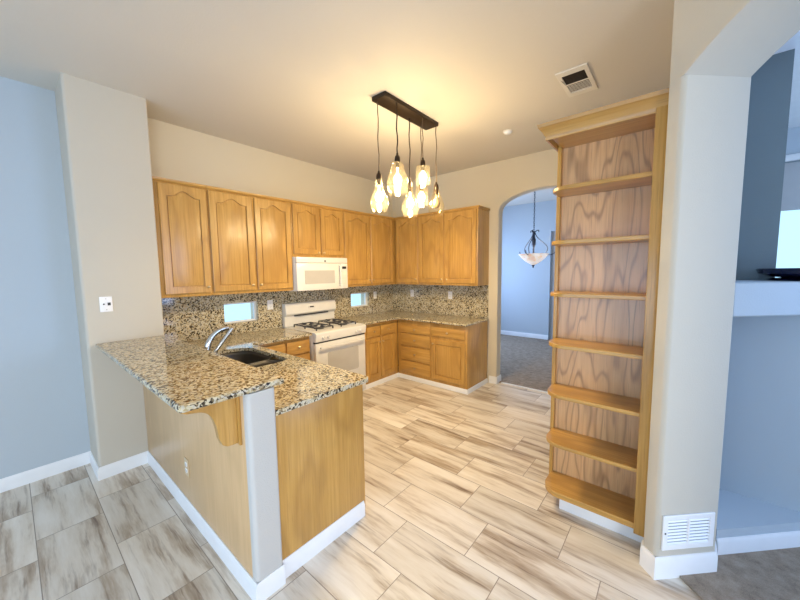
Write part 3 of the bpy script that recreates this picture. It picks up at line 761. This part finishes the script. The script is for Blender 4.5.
# ------------------------------------------------------------------ ceiling vent, sensor, return grille
vt = thing('ceiling_vent', 'square cream ceiling register with two rows of dark slats near the bookcase', 'vent', (3.105, -1.39, HC))
obj('frame', prism(NB(), rect(-.105, .105, -.21, .21), -.010, -.0005, holes=[rect(-.075, .075, .005, .145), rect(-.075, .075, -.145, -.005)]), M['vent_wh'], vt, .003)
obj('duct', box(NB(), -.09, .09, -.16, .16, -.002, -.0006), M['vent_dark'], vt)
for k in range(14):
    y = -.140 + (k + .5) * .02
    if abs(y) < .006: continue
    b = box(NB(), -.075, .075, -.0055, .0055, -.0006, .0006)
    b.transform(Matrix.Rotation(R(35 if y < 0 else 8), 4, 'X')); b.transform(Matrix.Translation((0, y, -.0058)))
    obj('slat', b, M['vent_wh'] if y > 0 else M['vent_dark'], vt)
sd = thing('ceiling_sensor', 'small round white ceiling fitting between pendant and bookcase', 'detector', (2.345, -.85, HC))
obj('housing', lathe(NB(), [(.042, -.0005), (.042, -.012), (.036, -.022), (.022, -.030), (.0001, -.032)], n=24), M['white'], sd)
obj('trim_ring', lathe(NB(), [(.043, -.0006), (.052, -.001), (.052, -.006), (.043, -.008)], n=24), M['vent_wh'], sd)
# return grille on the pillar: local x along (1,1), outward = (1,-1)
gr = thing('return_air_grille', 'white louvred return air grille low on the arch pillar', 'vent', (3.74 + .1175 + .0, -2.26 + .1175, .248), math.pi / 4)
# local -y is outward
obj('frame', prism(NB(), rect(-.142, .142, -.093, .093), -.011, -.0008, XZ, [rect(-.115, -.006, -.066, .066), rect(.006, .115, -.066, .066)]), M['white'], gr, .003)
obj('duct', box(NB(), -.118, .118, -.0022, -.0009, -.07, .07), M['vent_gap'], gr)
for k in range(8):
    z = -.0595 + k * .017
    b = box(NB(), -.115, .115, -.0042, .0042, -.0007, .0007); b.transform(Matrix.Rotation(R(50), 4, 'X')); b.transform(Matrix.Translation((0, -.0068, z)))
    obj('slat', b, M['white'], gr)
obj('screw', lathe(NB(), [(.0001, -.0135), (.004, -.013), (.005, -.011)], (-.130, 0, .0), 10, 'y'), M['slot'], gr)

# ------------------------------------------------------------------ outlets
def outlet(label, loc, rz, w=.070, h=.115, kind='duplex', plate='plate', group='wall outlets'):
    t = thing('wall_outlet', label, 'outlet', loc, rz, group)
    obj('cover_plate', box(NB(), -w / 2, w / 2, -.006, -.0006, -h / 2, h / 2, .002), M[plate], t)
    def sock(cx, cz):
        s = obj('socket', prism(NB(), fillet([(cx - .017, cz - .014), (cx + .017, cz - .014), (cx + .017, cz + .014), (cx - .017, cz + .014)], .009), -.0085, -.005, XZ), M['plate'], t)
        bm = NB(); box(bm, cx - .008, cx - .006, -.0092, -.008, cz - .004, cz + .006); box(bm, cx + .006, cx + .008, -.0092, -.008, cz - .004, cz + .005); box(bm, cx - .002, cx + .002, -.0092, -.008, cz - .011, cz - .007)
        obj('slots', bm, M['slot'], s)
    if kind == 'duplex': sock(0, .021); sock(0, -.021)
    elif kind == 'double':
        for cx in (-.023, .023): sock(cx, .021); sock(cx, -.021)
    elif kind == 'data':
        obj('jack', box(NB(), .008, .026, -.0075, -.005, -.010, .012), M['slot'], t)
        obj('coax_jack', lathe(NB(), [(.0001, -.016), (.004, -.015), (.006, -.006)], (-.014, 0, .001), 12, 'y'), M['slot'], t)
        for z in (.042, -.042): obj('screw', lathe(NB(), [(.0001, -.0075), (.003, -.007), (.0035, -.006)], (0, 0, z), 10, 'y'), M['appl_gray'], t)
    return t
outlet('white phone and cable jack plate on the wing wall above the bar end', (XS, -3.81, 1.365), AROT, .076, .118, 'data')
outlet('white duplex outlet in the granite between the left window and the range', (.020, -2.275, 1.205), AROT)
outlet('white outlet in the granite right of the small window near the corner', (.020, -.475, 1.205), AROT)
outlet('white outlet in the back wall granite just right of the corner', (.43, -.020, 1.222), 0)
outlet('white outlet in the back wall granite nearest the arched doorway', (1.153, -.020, 1.216), 0)
outlet('outlet with oak coloured plate on the oak bar panel', (1.37, YP, .338), 0, plate='plate_alm')

# ------------------------------------------------------------------ dish on the ledge, blind in the living room
ds = thing('dish', 'dark navy glazed dish standing on the niche ledge at the right edge', 'dish', (4.318, -1.42, 1.511))
obj('foot', lathe(NB(), [(.16, 0), (.165, .006), (.15, .012), (.10, .016)], n=40, close=True), M['dish'], ds)
obj('body', lathe(NB(), [(.10, .016), (.15, .022), (.195, .040), (.205, .062), (.198, .068), (.190, .062), (.12, .030), (.0001, .026)], n=48), M['dish'], ds)
obj('glaze', lathe(NB(), [(.186, .0605), (.12, .0315), (.0001, .0275)], n=48), M['dish_in'], ds, label='blue glazed inside')
rb = tag(obj('roman_shade', box(NB(), 4.29, 6.29, .21, .225, 2.08, 2.495, .004), M['shade']), 'grey roman shade in the living room window beyond the ledge', 'blind')
